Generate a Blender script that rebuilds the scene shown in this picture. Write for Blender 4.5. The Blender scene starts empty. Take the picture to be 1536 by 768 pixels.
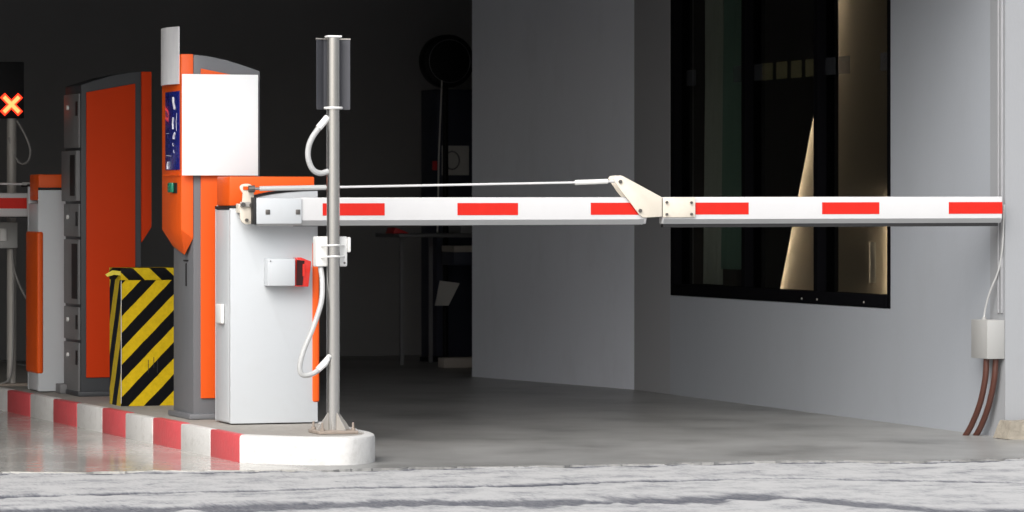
import bpy, bmesh, math, random
from mathutils import Vector, Matrix, noise
random.seed(7)
R = math.radians
scene = bpy.context.scene
COL = scene.collection

# ------------------------------------------------------------------ camera
# world axes: +X across the lane (along the barrier arm), +Y into the garage, z = 0 on the lane floor
cam_d = bpy.data.cameras.new('camera'); cam = bpy.data.objects.new('camera', cam_d); COL.objects.link(cam)
cam.location = (-4.909, -17.876, 1.2)
cam.rotation_euler = (R(90), 0, -math.atan(1968 / 5700))
cam_d.sensor_width = 36; cam_d.lens = 5700 / 1536 * 36; cam_d.shift_y = -77 / 1536
cam_d.dof.use_dof = True; cam_d.dof.focus_distance = 18.6; cam_d.dof.aperture_fstop = 11
cam_d.clip_start = 0.1; cam_d.clip_end = 2000
scene.camera = cam

# ------------------------------------------------------------------ sky, sun, exposure
SUN_EL, SUN_AZ = R(42), R(219)       # azimuth clockwise from +Y: behind the camera, a little to the left
w = bpy.data.worlds.new('World'); scene.world = w; w.use_nodes = True
nt = w.node_tree; nt.nodes.clear()
sky = nt.nodes.new('ShaderNodeTexSky'); sky.sky_type = 'NISHITA'; sky.sun_disc = False
sky.sun_elevation = SUN_EL; sky.sun_rotation = SUN_AZ; sky.dust_density = 4.0; sky.air_density = 1.0
hs = nt.nodes.new('ShaderNodeHueSaturation'); hs.inputs['Saturation'].default_value = 0.35
bg = nt.nodes.new('ShaderNodeBackground'); bg.inputs['Strength'].default_value = 0.15
out = nt.nodes.new('ShaderNodeOutputWorld')
nt.links.new(sky.outputs[0], hs.inputs['Color']); nt.links.new(hs.outputs[0], bg.inputs[0]); nt.links.new(bg.outputs[0], out.inputs[0])
sd = bpy.data.lights.new('sun', 'SUN'); sd.energy = 1.5; sd.angle = R(55); sd.color = (1.0, 0.98, 0.955)
sun = bpy.data.objects.new('sun', sd); COL.objects.link(sun)
sdir = Vector((math.sin(SUN_AZ) * math.cos(SUN_EL), math.cos(SUN_AZ) * math.cos(SUN_EL), math.sin(SUN_EL)))
sun.rotation_euler = sdir.to_track_quat('Z', 'Y').to_euler()
sun.location = (-6, -20, 20)
vs = scene.view_settings
vs.view_transform = 'Standard'; vs.look = 'None'; vs.gamma = 1; vs.use_curve_mapping = False
vs.exposure = 0.42

# ------------------------------------------------------------------ materials
def new_mat(name):
    m = bpy.data.materials.new(name); m.use_nodes = True
    t = m.node_tree; b = t.nodes['Principled BSDF']
    return m, t, b
def N(t, typ, **kw):
    n = t.nodes.new(typ)
    for k, v in kw.items():
        if k in n.inputs: n.inputs[k].default_value = v
        else: setattr(n, k, v)
    return n
def pm(name, col, rough=.5, metal=0, var=.12, vscale=5, bump=0, bscale=60, spec=.5, stretch=(1, 1, 1), dirt=0, dirtcol=(.12, .10, .08), coat=0):
    """painted / moulded surface: colour mottling, gloss variation, fine relief, optional dirt"""
    m, t, b = new_mat(name); L = t.links.new
    co = N(t, 'ShaderNodeTexCoord'); mp = N(t, 'ShaderNodeMapping'); mp.inputs['Scale'].default_value = stretch
    L(co.outputs['Object'], mp.inputs[0])
    n1 = N(t, 'ShaderNodeTexNoise', Scale=vscale, Detail=6, Roughness=.6); L(mp.outputs[0], n1.inputs[0])
    mix = N(t, 'ShaderNodeMix', data_type='RGBA')
    c = col
    mix.inputs[6].default_value = (c[0] * (1 - var), c[1] * (1 - var), c[2] * (1 - var), 1)
    mix.inputs[7].default_value = (min(c[0] * (1 + var), .95), min(c[1] * (1 + var), .95), min(c[2] * (1 + var), .95), 1)
    L(n1.outputs[0], mix.inputs[0]); last = mix.outputs[2]
    if dirt:
        n2 = N(t, 'ShaderNodeTexNoise', Scale=vscale * 2.3, Detail=9, Roughness=.72); L(mp.outputs[0], n2.inputs[0])
        rp = N(t, 'ShaderNodeMapRange'); rp.inputs[1].default_value = .52; rp.inputs[2].default_value = .78; rp.inputs[4].default_value = dirt
        L(n2.outputs[0], rp.inputs[0])
        mx = N(t, 'ShaderNodeMix', data_type='RGBA'); mx.inputs[7].default_value = (*dirtcol, 1)
        L(rp.outputs[0], mx.inputs[0]); L(last, mx.inputs[6]); last = mx.outputs[2]
    L(last, b.inputs['Base Color'])
    rr = N(t, 'ShaderNodeMapRange'); rr.inputs[3].default_value = max(rough - .08, .03); rr.inputs[4].default_value = min(rough + .1, 1)
    L(n1.outputs[0], rr.inputs[0]); L(rr.outputs[0], b.inputs['Roughness'])
    b.inputs['Metallic'].default_value = metal; b.inputs['Specular IOR Level'].default_value = spec
    b.inputs['Coat Weight'].default_value = coat
    if bump:
        n3 = N(t, 'ShaderNodeTexNoise', Scale=bscale, Detail=4); L(mp.outputs[0], n3.inputs[0])
        bp = N(t, 'ShaderNodeBump', Strength=bump, Distance=.01); L(n3.outputs[0], bp.inputs['Height']); L(bp.outputs[0], b.inputs['Normal'])
    return m
def emat(name, col, strength):
    m, t, b = new_mat(name)
    b.inputs['Base Color'].default_value = (*col, 1); b.inputs['Emission Color'].default_value = (*col, 1); b.inputs['Emission Strength'].default_value = strength
    return m
def stripe_mat(name, kx, ky, kz, period, phase, colA, colB, var=.15):
    m, t, b = new_mat(name); L = t.links.new
    co = N(t, 'ShaderNodeTexCoord')
    ns = N(t, 'ShaderNodeTexNoise', Scale=9, Detail=3); L(co.outputs['Object'], ns.inputs[0])
    dp = N(t, 'ShaderNodeVectorMath', operation='DOT_PRODUCT'); dp.inputs[1].default_value = (kx / period, ky / period, kz / period)
    L(co.outputs['Object'], dp.inputs[0])
    wob = N(t, 'ShaderNodeMath', operation='MULTIPLY_ADD'); wob.inputs[1].default_value = .06
    L(ns.outputs[0], wob.inputs[0]); L(dp.outputs['Value'], wob.inputs[2])
    ad = N(t, 'ShaderNodeMath', operation='ADD'); ad.inputs[1].default_value = phase; L(wob.outputs[0], ad.inputs[0])
    fr = N(t, 'ShaderNodeMath', operation='FRACT'); L(ad.outputs[0], fr.inputs[0])
    gt = N(t, 'ShaderNodeMath', operation='GREATER_THAN'); gt.inputs[1].default_value = .5; L(fr.outputs[0], gt.inputs[0])
    mx = N(t, 'ShaderNodeMix', data_type='RGBA'); mx.inputs[6].default_value = (*colA, 1); mx.inputs[7].default_value = (*colB, 1); L(gt.outputs[0], mx.inputs[0])
    n2 = N(t, 'ShaderNodeTexNoise', Scale=30, Detail=6, Roughness=.7); L(co.outputs['Object'], n2.inputs[0])
    mr = N(t, 'ShaderNodeMapRange'); mr.inputs[1].default_value = .3; mr.inputs[2].default_value = .75; mr.inputs[3].default_value = 1; mr.inputs[4].default_value = 1 - var * 2
    L(n2.outputs[0], mr.inputs[0])
    ml = N(t, 'ShaderNodeMix', data_type='RGBA', blend_type='MULTIPLY'); ml.inputs[0].default_value = 1
    L(mx.outputs[2], ml.inputs[6]); L(mr.outputs[0], ml.inputs[7]); L(ml.outputs[2], b.inputs['Base Color'])
    b.inputs['Roughness'].default_value = .5; b.inputs['Specular IOR Level'].default_value = .08
    mp = N(t, 'ShaderNodeMapping'); mp.inputs['Scale'].default_value = (1, 1, .25); L(co.outputs['Object'], mp.inputs[0])
    n3 = N(t, 'ShaderNodeTexNoise', Scale=22, Detail=3); L(mp.outputs[0], n3.inputs[0])
    bp = N(t, 'ShaderNodeBump', Strength=.35, Distance=.01); L(n3.outputs[0], bp.inputs['Height']); L(bp.outputs[0], b.inputs['Normal'])
    return m

M = {}
M['white'] = pm('white_paint', (.545, .57, .59), .35, var=.03, vscale=3, dirt=.12, dirtcol=(.4, .38, .35), bump=.03, bscale=120)
M['arm_white'] = pm('arm_white', (.66, .66, .665), .38, var=.03, vscale=4, dirt=.08, dirtcol=(.4, .38, .35))
M['arm_under'] = pm('arm_edge_alloy', (.50, .51, .52), .4, metal=.5, var=.08)
M['sign_white'] = pm('sign_white', (.90, .93, .94), .45, var=.01)
M['cream'] = pm('cream_steel', (.72, .66, .56), .42, var=.06, vscale=14, dirt=.15, dirtcol=(.25, .18, .12))
M['red_tape'] = pm('red_reflective_tape', (.62, .018, .010), .4, var=.08, vscale=20, spec=.25, dirt=.1, dirtcol=(.3, .05, .03))
M['rubber'] = pm('black_rubber', (.012, .012, .013), .6, var=.3)
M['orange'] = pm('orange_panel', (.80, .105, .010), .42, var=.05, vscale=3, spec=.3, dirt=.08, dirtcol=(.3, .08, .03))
M['orange_shaded'] = pm('orange_panel_shaded', (.60, .045, .006), .6, var=.06, vscale=3, spec=.12)  # darker copy of the orange, the far machine's shade put into the colour
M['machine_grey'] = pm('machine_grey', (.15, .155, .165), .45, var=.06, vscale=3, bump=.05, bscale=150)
M['machine_shaded'] = pm('machine_grey_shaded', (.05, .053, .058), .5, var=.08, vscale=3)  # darker copy of the machine grey, shade put into the colour
M['door_metal'] = pm('service_door_metal', (.17, .17, .172), .5, var=.12, vscale=8, dirt=.2)
M['slot'] = pm('dark_slot', (.008, .008, .009), .6, var=.1)
M['lens'] = pm('red_sensor_lens', (.66, .022, .012), .12, var=.2, coat=.5)
M['lens_dark'] = pm('dark_sensor_window', (.03, .004, .004), .1, var=.2)
M['steel'] = pm('galvanised_steel', (.58, .57, .55), .2, metal=.92, var=.14, vscale=7, stretch=(1, 1, .12), dirt=.12, dirtcol=(.2, .15, .1))
M['steel_dull'] = pm('dull_galvanised_steel', (.42, .40, .37), .55, metal=.3, var=.14, vscale=7, stretch=(1, 1, .12), dirt=.2, dirtcol=(.2, .12, .08))
M['bolt'] = pm('bolt_steel', (.16, .15, .14), .4, metal=.8, var=.3, vscale=60)
M['rust'] = pm('rusty_plate', (.30, .25, .21), .85, var=.35, vscale=25, bump=.3)
M['sheet'] = pm('bright_sheet_metal', (.84, .85, .90), .42, metal=.15, var=.22, vscale=9, stretch=(1.5, 1.5, .35))
M['conduit'] = pm('grey_plastic_conduit', (.50, .51, .50), .42, var=.08, vscale=18, dirt=.1)
M['cable_grey'] = pm('pale_grey_cable', (.46, .465, .46), .42, var=.1, vscale=18, dirt=.25)
M['conduit_dark'] = pm('grey_conduit_darker', (.26, .25, .24), .5, var=.1, vscale=18)
M['plastic_white'] = pm('white_plastic', (.78, .78, .76), .4, var=.03, vscale=12)
M['sign_back'] = pm('dark_sign_back', (.058, .060, .070), .5, var=.1, vscale=4)
M['tape_front'] = stripe_mat('hazard_tape_front', -1.02, 0, 1, .172, 0.19, (.006, .006, .007), (.68, .47, .012))
M['tape_side'] = stripe_mat('hazard_tape_side', 0, 1.75, 1, .36, 0.1, (.010, .014, .022), (.58, .42, .03))
M['tape_top'] = stripe_mat('hazard_tape_band', .95, .3, 1, .17, 0.05, (.006, .006, .007), (.60, .43, .012))
M['tape_yellow'] = pm('yellow_tape_end', (.58, .48, .03), .5, var=.2, vscale=20)
M['blue_panel'] = pm('blue_label', (.012, .02, .20), .25, var=.15, vscale=30, coat=.3)
M['print_white'] = pm('white_print', (.70, .70, .74), .4, var=.1, vscale=60)
M['green'] = pm('green_button', (.02, .22, .13), .25, var=.25, vscale=60)
M['kerb_white'] = pm('kerb_white_paint', (.62, .615, .60), .55, var=.05, vscale=6, bump=.3, bscale=40, dirt=.55, dirtcol=(.30, .28, .25))
M['kerb_red'] = pm('kerb_red_paint', (.60, .085, .095), .5, var=.08, vscale=6, bump=.3, bscale=40, dirt=.4, dirtcol=(.30, .14, .12))
M['island_top'] = pm('island_concrete', (.34, .32, .29), .75, var=.14, vscale=5, bump=.4, bscale=50, dirt=.35, dirtcol=(.20, .16, .13))
M['wall_grey'] = pm('grey_wall_paint', (.395, .42, .455), .62, var=.04, vscale=1.6, bump=.08, bscale=70, stretch=(1, 1, .45), dirt=.10, dirtcol=(.25, .24, .23))
M['wall_blue_grey'] = pm('blue_grey_wall_paint', (.76, .79, .86), .62, var=.04, vscale=1.6, bump=.08, bscale=70, stretch=(1, 1, .45), dirt=.08)
M['facade'] = pm('facade_paint', (.33, .34, .355), .65, var=.04, vscale=1.6, bump=.08, bscale=70, stretch=(1, 1, .45), dirt=.12)
M['wall_strip'] = pm('darker_grey_wall_paint', (.38, .385, .40), .62, var=.025, vscale=1.2)
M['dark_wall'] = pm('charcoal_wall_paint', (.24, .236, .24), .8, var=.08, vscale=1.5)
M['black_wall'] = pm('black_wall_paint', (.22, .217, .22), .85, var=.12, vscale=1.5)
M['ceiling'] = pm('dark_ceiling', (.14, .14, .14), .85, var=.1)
M['frame_black'] = pm('black_window_frame', (.004, .004, .005), .9, var=.15, spec=.03)
M['room_dark'] = pm('dark_booth_wall', (.06, .062, .058), .8, var=.12)
M['beige'] = pm('beige_booth_wall', (.50, .465, .40), .7, var=.05, vscale=3)
M['curtain_grey'] = pm('grey_green_curtain', (.62, .72, .68), .85, var=.1, vscale=8, stretch=(1, 1, .1))
M['curtain_green'] = pm('dark_green_curtain', (.22, .42, .36), .85, var=.2, vscale=8, stretch=(1, 1, .1))
M['brown_pipe'] = pm('brown_conduit', (.085, .030, .020), .45, var=.2, vscale=14, dirt=.2)
M['box_grey'] = pm('grey_junction_box', (.37, .37, .36), .5, var=.04, vscale=8)
M['concrete'] = pm('broken_concrete', (.30, .27, .22), .9, var=.25, vscale=12, bump=.8, bscale=30)
M['black_plastic'] = pm('black_plastic', (.006, .006, .007), .6, var=.2, spec=.2)
M['dark_metal'] = pm('dark_metal', (.20, .20, .21), .5, metal=.3, var=.15)
M['tabletop'] = pm('charcoal_tabletop', (.10, .10, .105), .5, var=.15)
M['navy'] = pm('navy_plastic', (.020, .024, .045), .5, var=.15)
M['tan'] = pm('tan_board', (.42, .38, .34), .7, var=.1)
M['paper'] = pm('grey_paper', (.60, .59, .57), .7, var=.08)
M['dark_red'] = pm('dark_red_plastic', (.5, .015, .02), .5, var=.15)
M['red_glow'] = emat('lit_red_cross', (1.0, .03, .008), 2.2)
M['orange_glow'] = emat('lit_cross_core', (1.0, .20, .06), 2.6)
M['led'] = emat('warm_led_strip', (1.0, .82, .62), 70.0)
M['led_dim'] = emat('warm_led_strip_dim', (1.0, .80, .58), 28.0)

def glass_mat():
    m, t, b = new_mat('tinted_window_glass'); t.nodes.remove(b); L = t.links.new
    o = t.nodes['Material Output']
    tr = N(t, 'ShaderNodeBsdfTransparent'); tr.inputs[0].default_value = (.67, .665, .64, 1)
    gl = N(t, 'ShaderNodeBsdfGlossy'); gl.inputs['Roughness'].default_value = .02; gl.inputs[0].default_value = (.8, .8, .8, 1)
    lw = N(t, 'ShaderNodeLayerWeight', Blend=.5); pw = N(t, 'ShaderNodeMath', operation='POWER'); pw.inputs[1].default_value = 5; L(lw.outputs['Facing'], pw.inputs[0])
    fr = N(t, 'ShaderNodeMath', operation='MULTIPLY_ADD'); fr.inputs[1].default_value = .5; fr.inputs[2].default_value = .05; L(pw.outputs[0], fr.inputs[0])
    mx = N(t, 'ShaderNodeMixShader'); L(fr.outputs[0], mx.inputs[0]); L(tr.outputs[0], mx.inputs[1]); L(gl.outputs[0], mx.inputs[2]); L(mx.outputs[0], o.inputs[0])
    return m
def decal_mat(name, col, fac):
    m, t, b = new_mat(name); L = t.links.new; o = t.nodes['Material Output']
    b.inputs['Base Color'].default_value = (*col, 1); b.inputs['Roughness'].default_value = .7; b.inputs['Specular IOR Level'].default_value = .1
    tr = N(t, 'ShaderNodeBsdfTransparent'); mx = N(t, 'ShaderNodeMixShader'); mx.inputs[0].default_value = fac
    L(tr.outputs[0], mx.inputs[1]); L(b.outputs[0], mx.inputs[2]); L(mx.outputs[0], o.inputs[0])
    return m
M['glass'] = glass_mat()
M['decal'] = decal_mat('frosted_yellowish_film', (.16, .15, .08), .35)
M['decal_grey'] = decal_mat('frosted_grey_film', (.07, .075, .085), .25)

def floor_mat():
    m, t, b = new_mat('lane_floor_concrete'); L = t.links.new
    co = N(t, 'ShaderNodeTexCoord')
    mp = N(t, 'ShaderNodeMapping'); mp.inputs['Scale'].default_value = (.9, .8, 1); L(co.outputs['Object'], mp.inputs[0])
    n1 = N(t, 'ShaderNodeTexNoise', Scale=1.6, Detail=8, Roughness=.62); L(mp.outputs[0], n1.inputs[0])
    n2 = N(t, 'ShaderNodeTexNoise', Scale=14, Detail=8, Roughness=.7); L(mp.outputs[0], n2.inputs[0])
    rp = N(t, 'ShaderNodeValToRGB'); L(n1.outputs[0], rp.inputs[0])
    e = rp.color_ramp.elements
    e[0].position = .33; e[0].color = (.175, .175, .168, 1); e[1].position = .66; e[1].color = (.345, .344, .333, 1)
    k = e.new(.47); k.color = (.27, .269, .26, 1)
    ml = N(t, 'ShaderNodeMix', data_type='RGBA', blend_type='MULTIPLY'); ml.inputs[0].default_value = .5
    L(rp.outputs[0], ml.inputs[6]); L(n2.outputs[1], ml.inputs[7])
    mr2 = N(t, 'ShaderNodeMapRange'); mr2.inputs[1].default_value = .3; mr2.inputs[2].default_value = .7; mr2.inputs[3].default_value = .7; mr2.inputs[4].default_value = 1.1
    L(n2.outputs[0], mr2.inputs[0]); L(mr2.outputs[0], ml.inputs[7])
    # wet film beside the island (x < about -0.3)
    sx = N(t, 'ShaderNodeSeparateXYZ'); L(co.outputs['Object'], sx.inputs[0])
    ad = N(t, 'ShaderNodeMath', operation='MULTIPLY_ADD'); ad.inputs[1].default_value = .8; L(n1.outputs[0], ad.inputs[0]); L(sx.outputs[0], ad.inputs[2])
    wet = N(t, 'ShaderNodeMapRange'); wet.inputs[1].default_value = .25; wet.inputs[2].default_value = .05; L(ad.outputs[0], wet.inputs[0])
    pale = N(t, 'ShaderNodeMix', data_type='RGBA', blend_type='MULTIPLY'); pale.inputs[7].default_value = (1.62, 1.59, 1.53, 1)   # base colour multiplied paler where the wet mask is set
    L(wet.outputs[0], pale.inputs[0]); L(ml.outputs[2], pale.inputs[6]); L(pale.outputs[2], b.inputs['Base Color'])
    rough = N(t, 'ShaderNodeMapRange'); rough.inputs[3].default_value = .33; rough.inputs[4].default_value = .13; L(wet.outputs[0], rough.inputs[0])
    rv = N(t, 'ShaderNodeMath', operation='MULTIPLY_ADD'); rv.inputs[1].default_value = .12; L(n2.outputs[0], rv.inputs[0]); L(rough.outputs[0], rv.inputs[2])
    rv2 = N(t, 'ShaderNodeMath', operation='SUBTRACT'); rv2.inputs[1].default_value = .06; L(rv.outputs[0], rv2.inputs[0]); L(rv2.outputs[0], b.inputs['Roughness'])
    b.inputs['Specular IOR Level'].default_value = .16
    bs = N(t, 'ShaderNodeMapRange'); bs.inputs[3].default_value = .12; bs.inputs[4].default_value = .01; L(wet.outputs[0], bs.inputs[0])
    bp = N(t, 'ShaderNodeBump', Distance=.01); L(bs.outputs[0], bp.inputs['Strength']); L(n2.outputs[0], bp.inputs['Height']); L(bp.outputs[0], b.inputs['Normal'])
    return m
M['floor'] = floor_mat()
def road_mat():
    m, t, b = new_mat('rough_road_concrete'); L = t.links.new
    co = N(t, 'ShaderNodeTexCoord')
    n1 = N(t, 'ShaderNodeTexNoise', Scale=4.5, Detail=7, Roughness=.68); L(co.outputs['Object'], n1.inputs[0])
    mp = N(t, 'ShaderNodeMapping'); mp.inputs['Scale'].default_value = (8, 1.1, 1); L(co.outputs['Object'], mp.inputs[0])
    n2 = N(t, 'ShaderNodeTexNoise', Scale=9, Detail=6, Roughness=.85); L(mp.outputs[0], n2.inputs[0])
    sm = N(t, 'ShaderNodeMath', operation='MULTIPLY_ADD'); sm.inputs[1].default_value = .9; L(n2.outputs[0], sm.inputs[0]); L(n1.outputs[0], sm.inputs[2])
    rp = N(t, 'ShaderNodeValToRGB'); L(sm.outputs[0], rp.inputs[0])
    e = rp.color_ramp.elements
    e[0].position = .72; e[0].color = (.19, .195, .21, 1); e[1].position = 1.0; e[1].color = (.47, .469, .465, 1); e[1].position = 1.0
    k = e.new(.86); k.color = (.35, .352, .357, 1)
    at = N(t, 'ShaderNodeAttribute', attribute_name='filler')
    g = N(t, 'ShaderNodeMapRange'); g.inputs[1].default_value = .25; g.inputs[2].default_value = .6; g.inputs[3].default_value = 1.3; g.inputs[4].default_value = .75; L(n2.outputs[0], g.inputs[0])
    fm = N(t, 'ShaderNodeMath', operation='MULTIPLY', use_clamp=True); L(at.outputs['Fac'], fm.inputs[0]); L(g.outputs[0], fm.inputs[1])
    mx = N(t, 'ShaderNodeMix', data_type='RGBA'); mx.inputs[7].default_value = (.060, .065, .085, 1)
    L(fm.outputs[0], mx.inputs[0]); L(rp.outputs[0], mx.inputs[6]); L(mx.outputs[2], b.inputs['Base Color'])
    b.inputs['Roughness'].default_value = .8; b.inputs['Specular IOR Level'].default_value = .2
    bp = N(t, 'ShaderNodeBump', Strength=.2, Distance=.006); L(n2.outputs[0], bp.inputs['Height']); L(bp.outputs[0], b.inputs['Normal'])
    return m
M['road'] = road_mat()
M['ground'] = pm('far_ground', (.30, .30, .29), .9, var=.2, vscale=1.5)

# ------------------------------------------------------------------ mesh helpers
class MB:
    def __init__(s): s.bm = bmesh.new()
    def box(s, x0, x1, y0, y1, z0, z1):
        v = [s.bm.verts.new(p) for p in ((x0, y0, z0), (x1, y0, z0), (x1, y1, z0), (x0, y1, z0), (x0, y0, z1), (x1, y0, z1), (x1, y1, z1), (x0, y1, z1))]
        for f in ((0, 3, 2, 1), (4, 5, 6, 7), (0, 1, 5, 4), (1, 2, 6, 5), (2, 3, 7, 6), (3, 0, 4, 7)): s.bm.faces.new([v[i] for i in f])
        return s
    def poly(s, verts, faces):
        v = [s.bm.verts.new(p) for p in verts]
        for f in faces: s.bm.faces.new([v[i] for i in f])
        return s
    def prism(s, pts, a, b, axis='y'):
        """outline extruded from a to b; pts are (x,z) for y, (y,z) for x, (x,y) for z"""
        def P(p, q): return {'y': (p[0], q, p[1]), 'x': (q, p[0], p[1]), 'z': (p[0], p[1], q)}[axis]
        A = [s.bm.verts.new(P(p, a)) for p in pts]; B = [s.bm.verts.new(P(p, b)) for p in pts]
        s.bm.faces.new(A); s.bm.faces.new(B[::-1]); n = len(pts)
        for i in range(n): s.bm.faces.new((A[i], B[i], B[(i + 1) % n], A[(i + 1) % n]))
        return s
    def tube(s, path, r, n=10, cap=True):
        path = [Vector(p) for p in path]; rings = []; up = None
        for i, p in enumerate(path):
            d = (path[min(i + 1, len(path) - 1)] - path[max(i - 1, 0)]).normalized()
            if up is None:
                up = d.orthogonal().normalized()
            else:
                up = (up - d * up.dot(d)).normalized()
            side = d.cross(up); rr = r[i] if isinstance(r, (list, tuple)) else r
            rings.append([s.bm.verts.new(p + (up * math.cos(2 * math.pi * k / n) + side * math.sin(2 * math.pi * k / n)) * rr) for k in range(n)])
        for A, B in zip(rings, rings[1:]):
            for k in range(n): s.bm.faces.new((A[k], A[(k + 1) % n], B[(k + 1) % n], B[k]))
        if cap: s.bm.faces.new(rings[0][::-1]); s.bm.faces.new(rings[-1])
        return s
    def build(s, name, mat, parent=None, o=(0, 0, 0), bevel=0, seg=2, smooth=False):
        bm = s.bm
        bmesh.ops.recalc_face_normals(bm, faces=bm.faces)
        if bevel:
            es = [e for e in bm.edges if len(e.link_faces) == 2 and e.calc_face_angle(0) > R(25)]
            bmesh.ops.bevel(bm, geom=es, offset=bevel, segments=seg, affect='EDGES', profile=.5, clamp_overlap=True)
        bmesh.ops.translate(bm, verts=bm.verts, vec=-Vector(o))
        me = bpy.data.meshes.new(name); bm.to_mesh(me); bm.free()
        if smooth or bevel:
            me.shade_smooth()
            me.set_sharp_from_angle(angle=R(35))
        me.materials.append(M[mat] if isinstance(mat, str) else mat)
        ob = bpy.data.objects.new(name, me); COL.objects.link(ob)
        if parent is not None: ob.parent = parent
        else: ob.location = o
        return ob
def bez(pts, n=8):
    """Catmull-Rom through points"""
    P = [Vector(p) for p in pts]; P = [2 * P[0] - P[1]] + P + [2 * P[-1] - P[-2]]; res = []
    for i in range(1, len(P) - 2):
        for k in range(n):
            t = k / n; a, b, c, d = P[i - 1], P[i], P[i + 1], P[i + 2]
            res.append(.5 * ((2 * b) + (c - a) * t + (2 * a - 5 * b + 4 * c - d) * t * t + (3 * b - a - 3 * c + d) * t ** 3))
    return res + [P[-2]]
def empty(name, loc, rz=0):
    o = bpy.data.objects.new(name, None); COL.objects.link(o); o.location = loc; o.rotation_euler.z = rz; o.empty_display_size = .1
    return o
def tag(o, label=None, cat=None, group=None, kind=None):
    for k, v in (('label', label), ('category', cat), ('group', group), ('kind', kind)):
        if v: o[k] = v
    return o
def copy_tree(o, parent=None):
    c = o.copy(); COL.objects.link(c)
    if parent is not None: c.parent = parent
    for ch in list(o.children):
        if ch is not c: copy_tree(ch, c)
    return c

# ------------------------------------------------------------------ ground, road, floor
def edge_y(x): return -1.283 - .1279 * x      # front edge of the lane floor
tag(MB().poly([(-400, -500, -.05), (400, -500, -.05), (400, 400, -.05), (-400, 400, -.05)], [(0, 1, 2, 3)]).build('ground', 'ground'), 'flat pale ground stretching away around the garage', kind='structure')
lf = MB(); NX = 600
def ragged(x): return edge_y(x) + .17 * noise.fractal(Vector((x * .9, 2.2, 0)), .9, 2.1, 6) + .05 * noise.fractal(Vector((x * 5, 5.2, 0)), .8, 2.1, 4)
fr_ = [-12.0] + [-3 + 7.5 * i / NX for i in range(NX + 1)] + [12.0]
vv_ = [(x, ragged(x), 0) for x in fr_] + [(12, 14, 0), (-12, 14, 0)] + [(x, ragged(x) - .004, -.05) for x in fr_]
n_ = len(fr_)
lf.poly(vv_, [tuple(range(n_ + 2))] + [(k, n_ + 2 + k, n_ + 3 + k, k + 1) for k in range(n_ - 1)])
tag(lf.build('lane_floor', 'floor'), 'smooth grey concrete lane floor, wet beside the island', kind='structure')

LINES = [  # dark filled joints across the road: points, half width
    ([(-8, -.45), (-1.55, -1.20), (-.383, -1.40), (1.39, -1.76), (2.38, -1.86), (3.19, -1.88), (8, -2.6)], .065, 1),
    ([(-8, -2.3), (-1.78, -2.32), (-.65, -2.36), (.54, -2.36), (1.75, -2.48), (2.57, -3.02), (8, -4.2)], .065, 1),
    ([(-8, -3.1), (-1.95, -3.17), (-1.29, -3.22), (-.32, -3.20), (.44, -3.46), (.72, -3.49), (1.22, -3.36), (1.46, -3.82), (1.64, -4.37), (8, -8)], .24, .85)]
def line_y(L, x):
    for (x0, y0), (x1, y1) in zip(L, L[1:]):
        if x0 <= x <= x1: return y0 + (y1 - y0) * (x - x0) / (x1 - x0)
    return 99
def road():
    xs = [-8 + .5 * i for i in range(10)] + [-3 + .018 * i for i in range(390)] + [4.1 + .5 * i for i in range(9)]
    rows = 260; verts = []; fil = []
    for j in range(rows + 1):
        t = j / rows
        for x in xs:
            y0 = edge_y(x) + .25; y = y0 - t * 4.6 if t < 1 else y0 - 60
            z = -.004; f = 0.0
            if t < 1 and -3.1 < x < 4.2:
                p = Vector((x * 1.1, y * 2.2, 0))
                wob = noise.fractal(Vector((x * 1.3, y * .6, 3.1)), .9, 2.1, 5)
                wob2 = noise.fractal(Vector((x * 3.0, y * 1.2, 9.1)), .75, 2.2, 5)
                wob3 = noise.fractal(Vector((x * 9.0, y * 2.5, 4.4)), .8, 2.2, 4)
                sp3 = noise.fractal(Vector((x * 12.0, y * 4, 1.4)), .6, 2.2, 4)
                f = max(0, min(.7, (sp3 - .75) * 3))
                for L, hw, dep in LINES:
                    base = ragged(x) - .05 if L is LINES[0][0] else line_y(L, x) - wob * .10
                    d = abs(y - base + wob2 * .06)
                    ww = hw * (1 + .9 * wob3 + .6 * wob)
                    if ww > .004: f = max(f, min(1, max(0, (1 - d / ww) * 2.2)) * dep)
                z += .0012 * noise.fractal(p * 2.0, .7, 2.0, 6) - .008 * f
            verts.append((x, y, z)); fil.append(f)
    n = len(xs); faces = []
    for j in range(rows):
        for i in range(n - 1):
            a = j * n + i; faces.append((a, a + n, a + n + 1, a + 1))
    me = bpy.data.meshes.new('road'); me.from_pydata(verts, [], faces)
    at = me.attributes.new('filler', 'FLOAT', 'POINT'); at.data.foreach_set('value', fil)
    me.shade_smooth(); me.materials.append(M['road'])
    ob = bpy.data.objects.new('road', me); COL.objects.link(ob)
    tag(ob, 'rough pale concrete road with dark ragged joints', kind='structure')
road()

# ------------------------------------------------------------------ garage building
B = empty('parking_garage', (3.885, -.195, 0)); BO = (3.885, -.195, 0)
tag(B, 'grey garage entrance with side wall, dark interior and tinted window', 'building')
WX = 3.885; TOP = 3.05
sw = MB(); sw.box(WX, WX + .16, -.02, 4.53, 0, .626); sw.box(WX, WX + .16, -.02, 1.21, .626, TOP); sw.box(WX, WX + .16, 1.21, 4.53, 2.905, TOP)
side = sw.build('side_wall', 'wall_grey', B, BO)
st = MB(); st.box(WX, WX + .16, 4.53, 5.165, 0, TOP); st.build('wall_strip', 'wall_strip', B, BO)
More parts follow.
